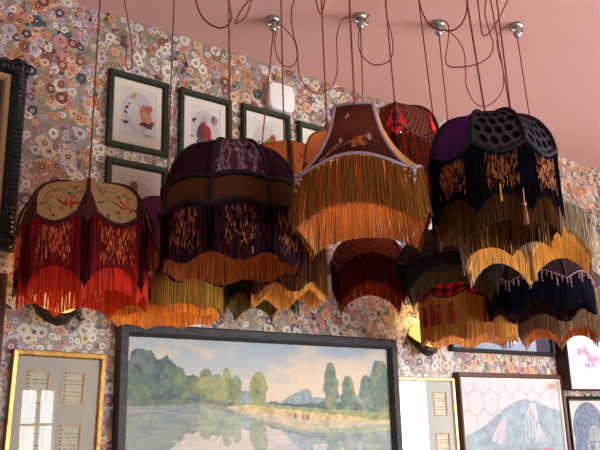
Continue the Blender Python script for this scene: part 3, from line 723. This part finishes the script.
# landscape oil painting -------------------------------------------------------
def landscape(u, v, X, Z):
    X = X+2.257; Z = Z+.70        # metres on the wall
    sx = [1.40, 1.55, 1.85, 2.06, 2.43, 2.75, 3.04, 3.2]; sz = [1.488, 1.492, 1.502, 1.472, 1.415, 1.402, 1.394, 1.394]
    sh = np.interp(X, sx, sz)
    n1 = fbm(X*20, Z*20, 4); n2 = fbm(X*45+9, Z*45, 3); n3 = fbm(X*4+3, Z*9+5, 4)
    def scene(X, Z, refl=False):
        t = np.clip((Z-1.45)/.4, 0, 1)[..., None]
        C = lin((222, 206, 184))*(1-t)+lin((150, 176, 196))*t
        cl = np.clip((n3-.46)*6, 0, 1)[..., None]*(1-np.abs(t-.45))*.9
        C = C*(1-cl)+lin((232, 206, 176))*cl
        def put(mask, col, hi=None, k=.5):
            c = lin(col)*(1+1.1*(n2-.5))[..., None]
            if hi is not None:
                w_ = np.clip((n1-.45)*6, 0, 1)[..., None]; c = c*(1-w_*k)+lin(hi)*w_*k
            C[mask] = c[mask]
        wob = .03*(fbm(X*28, Z*28+4, 3)-.5)
        put((X > 2.0) & (Z < 1.535+wob+.03*np.sin(X*16)*(X < 2.5)), (136, 152, 156))
        top = np.interp(X, [1.40, 1.46, 1.52, 1.57, 1.60, 1.65, 1.70, 1.74, 1.79, 1.84, 1.90, 1.95], [1.66, 1.69, 1.745, 1.735, 1.70, 1.715, 1.67, 1.63, 1.64, 1.60, 1.55, 1.5])
        put(Z < top+wob, (62, 88, 94), (112, 126, 84), .6)
        rr_ = random.Random(4)
        for q_ in range(46):
            c = rr_.uniform(1.40, 1.86); tz = float(np.interp(c, [1.40, 1.46, 1.52, 1.57, 1.60, 1.65, 1.70, 1.74, 1.79, 1.84, 1.90], [1.66, 1.69, 1.745, 1.735, 1.70, 1.715, 1.67, 1.63, 1.64, 1.60, 1.55]))-rr_.uniform(.02, .2)**1.0; wr = rr_.uniform(.018, .04)
            if tz < 1.53: continue
            put(((X-c)/wr)**2+((Z-tz)/(wr*1.1))**2 < 1+10*wob, rr_.choice(((58, 84, 96), (70, 98, 92), (84, 112, 96), (96, 116, 80), (74, 92, 78))), rr_.choice(((150, 140, 82), (116, 132, 92), (128, 140, 120))), .6)
        for c, w_, tp, bs, col, hi in ((1.86, .045, 1.665, 1.5, (122, 136, 86), (170, 168, 96)), (1.92, .04, 1.64, 1.5, (116, 134, 92), (164, 164, 100)), (1.975, .03, 1.67, 1.5, (128, 140, 84), (178, 172, 96)), (2.03, .035, 1.635, 1.5, (120, 136, 96), (168, 164, 104)),
              (2.165, .055, 1.655, 1.49, (120, 134, 78), (176, 168, 90)), (2.635, .05, 1.715, 1.44, (96, 120, 100), (150, 146, 96)), (2.755, .048, 1.645, 1.44, (98, 122, 104), (148, 146, 100)), (2.89, .05, 1.65, 1.43, (100, 126, 110), (150, 150, 106)), (3.0, .085, 1.735, 1.41, (90, 116, 100), (146, 144, 94)), (3.1, .06, 1.70, 1.41, (94, 118, 102), (140, 144, 100))):
            q_ = (Z-bs)/(tp-bs); rad = w_*np.clip(np.sin(np.clip(q_, 0, 1)*PI*.93+.12), 0, 1)**.5*(1+22*wob)
            put((q_ > 0) & (q_ < 1) & (np.abs(X-c) < rad), col, hi, .7)
        put((X > 2.02) & (Z < np.interp(X, [2.0, 2.2, 2.5, 2.8, 3.2], [1.503, 1.498, 1.475, 1.46, 1.43])+wob*.3), (140, 152, 92), (168, 166, 98))
        put((X > 1.98) & (Z < np.interp(X, [1.98, 2.1, 2.4, 2.7, 2.95, 3.2], [1.485, 1.495, 1.462, 1.44, 1.405, 1.40])+wob*.3), (206, 178, 122), (222, 196, 150))
        put((X < 1.98) & (Z < np.interp(X, [1.4, 1.98], [1.525, 1.512])+wob*.4), (96, 112, 84), (150, 138, 110))
        return C
    C = scene(X, Z)
    rip = .012*(fbm(X*6, Z*70, 3)-.5)
    Cr = scene(X+rip, 2*sh-Z+.6*rip, True)
    g = lin((178, 186, 192)); Cr = Cr*.62+g*.38
    Cr *= (1+.35*(fbm(X*10, Z*90, 2)-.5))[..., None]
    wm = Z < sh
    C[wm] = Cr[wm]
    bk = (X < 1.75) & (np.abs(Z-(1.455-.02*(X-1.4)+.02*np.sin(X*9))) < .010*(1.8-X)/.4); C[bk] = C[bk]*.4+lin((176, 160, 150))*.6
    for px_, pz_, cc in ((2.44, 1.428, (196, 120, 100)), (2.47, 1.43, (120, 96, 96)), (2.53, 1.428, (206, 196, 180)), (2.39, 1.436, (110, 96, 96))):
        C[np.hypot(X-px_, (Z-pz_)*.6) < .009] = lin(cc)
    C = C*.88+lin((176, 186, 188))*.12  # thin veil of glare haze mixed into the paint colours
    return C*(1+.14*(fbm(X*150, Z*150, 2)-.5))[..., None]
r, hx, H = picture('landscape_painting', 'large dark framed oil painting of trees beside a calm river', 'painting', 1.395, 3.118, .70, 1.858, .058, .05, M_DARK)
plane_paint('canvas', -hx+.05, hx-.05, .05, H-.05, -.012, 560, 380, landscape, M_CANVAS, r)
# ornate black frame, far left ---------------------------------------------------
r = empty('portrait_painting', (.505, D-.0045, 2.13)); tag(r, 'dark painting in a ribbed black frame at the far left edge', 'painting')
m = MB(); x0, x1, z1 = -.42, .415, .872; bw = .076
def ribbed(a, b_, inward):
    a = np.array(a); b_ = np.array(b_); L = np.linalg.norm(b_-a); n = int(L/.004); nv = 9
    P = np.zeros((n+1, nv, 3))
    for i in range(n+1):
        for j in range(nv):
            g = PI*j/(nv-1); rib = 1+.16*math.sin(2*PI*(i*.004)/.021+j*.7)
            w_ = bw/2*(1-math.cos(g)); h = (.052*math.sin(g)*rib)
            P[i, j] = a+(b_-a)*i/n+np.array(inward)*w_+np.array([0, -h, 0])
    m.grid(P)
ribbed((x1, 0, 0), (x1, 0, z1), (-1, 0, 0)); ribbed((x0, 0, z1), (x0, 0, 0), (1, 0, 0)); ribbed((x1, 0, z1), (x0, 0, z1), (0, 0, -1)); ribbed((x0, 0, 0), (x1, 0, 0), (0, 0, 1))
m.build('frame', M_ORN, r)
m = MB(); frame_bars(m, x0+bw-.004, x1-bw+.004, bw-.004, z1-bw+.004, .03, .026); m.build('liner', M_LINER, r, False)
plane_paint('canvas', x0+bw+.02, x1-bw-.02, bw+.02, z1-bw-.02, -.008, 50, 50, draw((52, 46, 38), [(.4, .5, .3, .4, 0, (66, 54, 44)), (.45, .65, .12, .12, 0, (96, 74, 58))]), M_CANVAS, r)
# plain brown frame below it
r, hx, H = picture('brown_framed_print', 'brown wooden picture frame cut off at the left edge below the black one', 'picture', .25, .897, 1.2, 2.035, .03, .03, M_BROWN)
plane_paint('print', -hx+.025, hx-.025, .025, H-.025, -.005, 20, 20, draw((120, 112, 100), [(.5, .5, .3, .3, 0, (150, 138, 120))]), M_PAPER, r)
# gold frame with note cards -----------------------------------------------------
def card(u, v, X, Z):
    C = np.zeros(u.shape+(3,)); C[:] = lin((226, 220, 198))
    row = (v*9) % 1; line = (row > .4) & (row < .6) & (u > .28) & (u < .9) & (vnoise(u*16, np.floor(v*9)*7.3) > .35); C[line] = lin((158, 150, 130))
    dot = (row > .3) & (row < .7) & (u > .1) & (u < .2); C[dot] = lin((120, 112, 100)); return C
def card_frame(name, label, X0, X1, Z0, Z1, fm, mm, cols, rows, bw, tilt=0):
    r, hx, H = picture(name, label, 'picture', X0, X1, Z0, Z1, bw, .03, fm, None, .004 if not tilt else .012)
    holes = [(cx-cw, cx+cw, cz-ch, cz+ch) for (cx, cw) in cols for (cz, ch) in rows]
    m = MB(); ring(m, -hx+bw*.6, hx-bw*.6, bw*.6, H-bw*.6, holes, -.008, .004); m.build('mat_board', mm, r, False)
    for (a, b_, c, d) in holes:
        nc = plane_paint('note_card', a-.004, b_+.004, c-.004, d+.004, -.006, 24, 40, card, M_PAPER, r)
        mm_ = MB()
        for q in ((a, a+.003, c, d), (b_-.003, b_, c, d), (a, b_, d-.003, d), (a, b_, c, c+.003)): mm_.box((q[0], -.0135, q[2]), (q[1], -.0121, q[3]))
        mm_.build('bevel', M_GOLD, nc, False)
    glass(-hx+bw*.6, hx-bw*.6, bw*.6, H-bw*.6, -.016, r)
    return r
r = card_frame('note_card_frame', 'gold frame with cream note cards in a grey mat, left of the landscape', 0.922, 1.325, .98, 1.720, M_GOLD, M_GREYM,
    [(-.088, .047), (.066, .047)], [(.59, .066), (.372, .066), (.154, .066)], .028)
r.rotation_euler = (0, math.radians(1.6), 0)
card_frame('note_card_frame', 'pale gold frame with white glare on its glass, right of the landscape', 3.115, 3.608, .9, 1.645, M_PGOLD, mat('pale_mat', (205, 202, 196), .8), [(-.12, .06), (.12, .06)], [(.59, .07), (.35, .07), (.12, .07)], .024)
# hexagon picture
def hexpic(u, v, X, Z):
    C = np.zeros(u.shape+(3,)); C[:] = lin((216, 206, 208)); C *= (1+.12*(fbm(X*14, Z*14, 3)-.5))[..., None]  # washed-out glare painted in: the whole palette is milky pastel
    s = .15; qx = X/s; qz = Z/(s*.866); best = np.full(u.shape, 9.); sec = np.full(u.shape, 9.)
    base_r = np.floor(qz)
    for dr in (-1, 0, 1, 2):
        rr = base_r+dr; off = .5*(rr % 2); cxx = np.floor(qx-off)
        for dc in (-1, 0, 1, 2):
            dd = np.hypot((cxx+dc+off-qx), (rr-qz)*.866); sec = np.where(dd < best, best, np.minimum(sec, dd)); best = np.minimum(best, dd)
    C[(sec-best) < .05] = lin((186, 174, 178))
    hill = np.interp(u, [0, .2, .45, .62, .8, 1], [.52, .62, .78, .84, .80, .72])+.03*(fbm(X*20, Z*20, 3)-.5)
    mk = v < hill; g = lin((158, 174, 182))*(1+.6*(fbm(X*25, Z*25, 3)-.5))[..., None]; C[mk] = g[mk]
    mk = v < hill-.42; g = lin((136, 146, 146))*(1+.6*(fbm(X*25+7, Z*25, 3)-.5))[..., None]; C[mk] = g[mk]
    for k in range(5):
        C = stroke(u, v, C, [(.6+.035*k, .5), (.62+.03*k, .68+.03*(k % 2)), (.68+.012*k, .8), (.74, .62), (.7+.03*k, .46)], .005, (206, 200, 206))
    C = stroke(u, v, C, [(.28, .5), (.34, .6), (.4, .66), (.37, .55), (.33, .48)], .02, (200, 192, 196))
    C = blobs(u, v, C, [(.93, .95, .05, .03, 0, (196, 160, 146)), (.5, .3, .12, .04, .2, (186, 160, 160)), (.8, .36, .1, .05, 0, (190, 140, 138))])
    return C
r, hx, H = picture('hexagon_picture', 'brown framed picture of pale hexagons above a blue hill', 'picture', 3.636, 4.745, .85, 1.682, .034, .04, M_BROWN)
m = MB(); frame_bars(m, -hx+.03, hx-.03, .03, H-.03, .014, .026); m.build('inner_slip', M_CREAM, r, False)
plane_paint('print', -hx+.04, hx-.04, .04, H-.04, -.008, 260, 200, hexpic, M_PAPER, r)
# blue-grey picture above it
def bluepic(u, v, X, Z):
    C = np.zeros(u.shape+(3,)); t = np.clip(v*2, 0, 1)[..., None]; C[:] = lin((150, 164, 186))*(1-t)+lin((176, 186, 200))*t
    C *= (1+.15*(fbm(X*5, Z*8, 3)-.5))[..., None]
    C[(u > .84) & (v < .5)] = lin((74, 66, 84))
    mk = (((u-.58)/.14)**2+((v-.42)/.32)**2 < 1) & (u < .66) & (u > .4+.3*(.4-v)); C[mk] = lin((232, 230, 220))
    mk = np.hypot((u-.5)*1, (v-.06)*.8) < .035; C[mk] = lin((110, 104, 112)); return C
r, hx, H = picture('blue_picture', 'black framed blue grey picture above the hexagon picture', 'picture', 3.61, 4.70, 1.81, 2.35, .03, .03, M_BLACK)
plane_paint('print', -hx+.025, hx-.025, .025, H-.025, -.006, 110, 70, bluepic, M_PAPER, r)
# white box canvas with a pink splash
r = empty('box_canvas', (5.09, D-.0045, 1.575)); tag(r, 'deep maroon sided box canvas, white with a pink splash, at the right edge', 'picture')
m = MB(); ring(m, -.36, .36, 0, .62, [(-.345, .345, .015, .605)], 0, .10); m.build('box_side', M_MAROON, r, False)
def splash(u, v, X, Z):
    C = np.zeros(u.shape+(3,)); C[:] = lin((240, 238, 238)); n = fbm(X*22, Z*22, 3)
    mk = (n > .5) & (((u-.24)/.16)**2+((v-.36)/.16)**2 < 1); C[mk] = lin((226, 120, 170))
    mk = (n > .58) & (((u-.45)/.3)**2+((v-.5)/.25)**2 < 1); C[mk] = lin((232, 160, 190)); return C
plane_paint('canvas', -.35, .35, .01, .61, -.101, 100, 90, splash, M_PAPER, r)
# portrait bottom right
def portrait(u, v, X, Z):
    C = np.zeros(u.shape+(3,)); C[:] = lin((214, 206, 196))
    n = fbm(X*60, Z*60, 3)
    def e(cu, cv, ru, rv, col, k=.3):
        mk = ((u-cu)/ru)**2+((v-cv)/rv)**2 < 1; c = lin(col)*(1+k*(n-.5))[..., None]; C[mk] = c[mk]
    e(.44, .74, .33, .24, (126, 136, 154), 1.1); e(.36, .56, .25, .24, (128, 138, 156), 1.1); e(.62, .64, .2, .24, (132, 142, 158), 1.0)
    e(.55, .52, .19, .25, (166, 166, 174), .7); e(.66, .5, .08, .2, (186, 184, 188), .6); e(.44, .47, .06, .1, (150, 152, 164), .6); e(.575, .53, .022, .08, (188, 186, 190)); e(.5, .2, .3, .2, (150, 158, 176)); e(.5, .3, .12, .14, (160, 164, 174))
    e(.47, .57, .045, .022, (120, 124, 138)); e(.64, .57, .04, .022, (120, 124, 138)); e(.47, .615, .06, .01, (118, 124, 140)); e(.64, .615, .05, .01, (118, 124, 140))
    e(.57, .47, .03, .02, (140, 142, 154)); e(.56, .405, .07, .014, (134, 130, 142)); e(.56, .388, .055, .014, (148, 142, 152)); e(.35, .42, .02, .03, (214, 214, 220)); e(.36, .36, .02, .03, (210, 210, 216))
    return C
r, hx, H = picture('portrait_print', 'black framed blue grey portrait of a person with tall rounded hair, bottom right', 'picture', 4.75, 5.40, .72, 1.535, .03, .05, M_BLACK)
plane_paint('print', -hx+.025, hx-.025, .025, H-.025, -.006, 140, 170, portrait, M_PAPER, r)
glass(-hx+.025, hx-.025, .025, H-.025, -.012, r)
# alarm box and round sensor
r = empty('alarm_box', (2.325, D-.003, 3.11)); tag(r, 'white rounded alarm box on the wallpaper above the green parrot print', 'alarm box')
m = MB(); V = []; n = 40
def rr_(hw, hh, rad, k): 
    q = 2*PI*k/n; c, s = math.cos(q), math.sin(q); p = 5
    return (hw*abs(c)**(2/p)*(1 if c > 0 else -1), hh*abs(s)**(2/p)*(1 if s > 0 else -1))
lay = [(1, 0), (1, -.035), (.97, -.043), (.9, -.046)]
for sc, y in lay:
    for k in range(n):
        a, b_ = rr_(.09*sc, .082*sc, .02, k); V.append((a, y, b_+.082))
m.add(V, [(i*n+k, i*n+(k+1) % n, (i+1)*n+(k+1) % n, (i+1)*n+k) for i in range(3) for k in range(n)]+[tuple(3*n+k for k in range(n))]); cs = m.build('case', M_WHITE, r)
m = MB(); m.box((-.012, -.0475, .085), (.012, -.0455, .088)); m.build('indicator', M_GREYP, cs, False)
r = empty('wall_sensor', (2.70, D-.003, 2.22)); tag(r, 'round white wall sensor with grey lower band beside the small dark red lamp', 'sensor')
m = MB(); V = []
for i in range(8):
    q = PI/2*i/7
    for k in range(24): V.append((.07*math.cos(q)*math.cos(2*PI*k/24)+1e-4*math.cos(2*PI*k/24), -.02-.05*math.sin(q), .07+(.07*math.cos(q)+1e-4)*math.sin(2*PI*k/24)))
for k in range(24): V.append((.07*math.cos(2*PI*k/24), 0, .07+.07*math.sin(2*PI*k/24)))
m.add(V, [(i*24+k, i*24+(k+1) % 24, (i+1)*24+(k+1) % 24, (i+1)*24+k) for i in range(7) for k in range(24)]+[(8*24+k, k, (k+1) % 24, 8*24+(k+1) % 24) for k in range(24)]); m.build('dome', M_WHITE, r)
m = MB(); m.box((-.06, -.06, -.012), (.06, 0, .03)); m.build('lower_band', M_GREYP, r, False)
# wall sconces
def sconce(px, py, w_, label):
    p = onwall(px, py, 0); r = empty('wall_sconce', (p[0], D-.003, p[2])); tag(r, label, 'wall lamp', 'shell wall sconces')
    m = MB(); g = MB(); na, nb_ = 26, 8
    P = np.zeros((na, 6, 3)); Q = np.zeros((na, nb_, 3))
    for i in range(na):
        a = PI*i/(na-1); fl = 1+.03*math.cos(a*16); c_, s_ = math.cos(a), math.sin(a)
        rim = np.array([w_*c_*fl, -.006-.105*s_*fl, .045-.085*s_])
        low = np.array([w_*.82*c_*fl, -.004-.078*s_*fl, .005-.085*s_])
        wal = np.array([w_*.9*c_, -.006, .05+.07*s_])
        for j in range(6):
            q_ = j/5; P[i, j] = low*(1-q_)+rim*q_+np.array([.012*c_, -.012*s_, 0])*math.sin(PI*q_)
        for j in range(nb_):
            q_ = j/(nb_-1); Q[i, j] = (rim*.97+np.array([0, 0, .002]))*(1-q_)+wal*q_+np.array([0, .02*s_, -.03*s_])*math.sin(PI*q_)
            Q[i, j, 1] = min(Q[i, j, 1], -.004)
    m.grid(P); m.tube([tuple(P[i, -1]) for i in range(na)], .004, 6); m.tube([tuple(P[i, 0]) for i in range(na)], .004, 6)
    m.tube([(0, 0, -.05), (0, -.05, -.075), (0, -.08, -.08)], .008, 6); m.build('bowl', M_IRON, r)
    g.grid(Q); g.build('glass_shade', M_SCON, r)
    l = bpy.data.lights.new('sconce_glow', 'POINT'); l.energy = 2.2; l.color = (1, .6, .25); l.shadow_soft_size = .03
    o = bpy.data.objects.new('sconce_glow', l); COL.objects.link(o); o.location = (p[0], D-.11, p[2]+.13)
sconce(52, 308, .100, 'dark iron shell wall sconce glowing yellow below the red brocade lamp')
sconce(419, 343, .10, 'shell wall sconce glowing yellow between the landscape and tasselled tan lamp')
# ------------------------------------------------------------------ view
S.view_settings.view_transform = 'Standard'; S.view_settings.look = 'None'; S.view_settings.gamma = 1; S.view_settings.use_curve_mapping = False
S.view_settings.exposure = 0.0
S.cycles.use_denoising = True; S.cycles.max_bounces = 7; S.cycles.transparent_max_bounces = 12; S.cycles.sample_clamp_indirect = 4
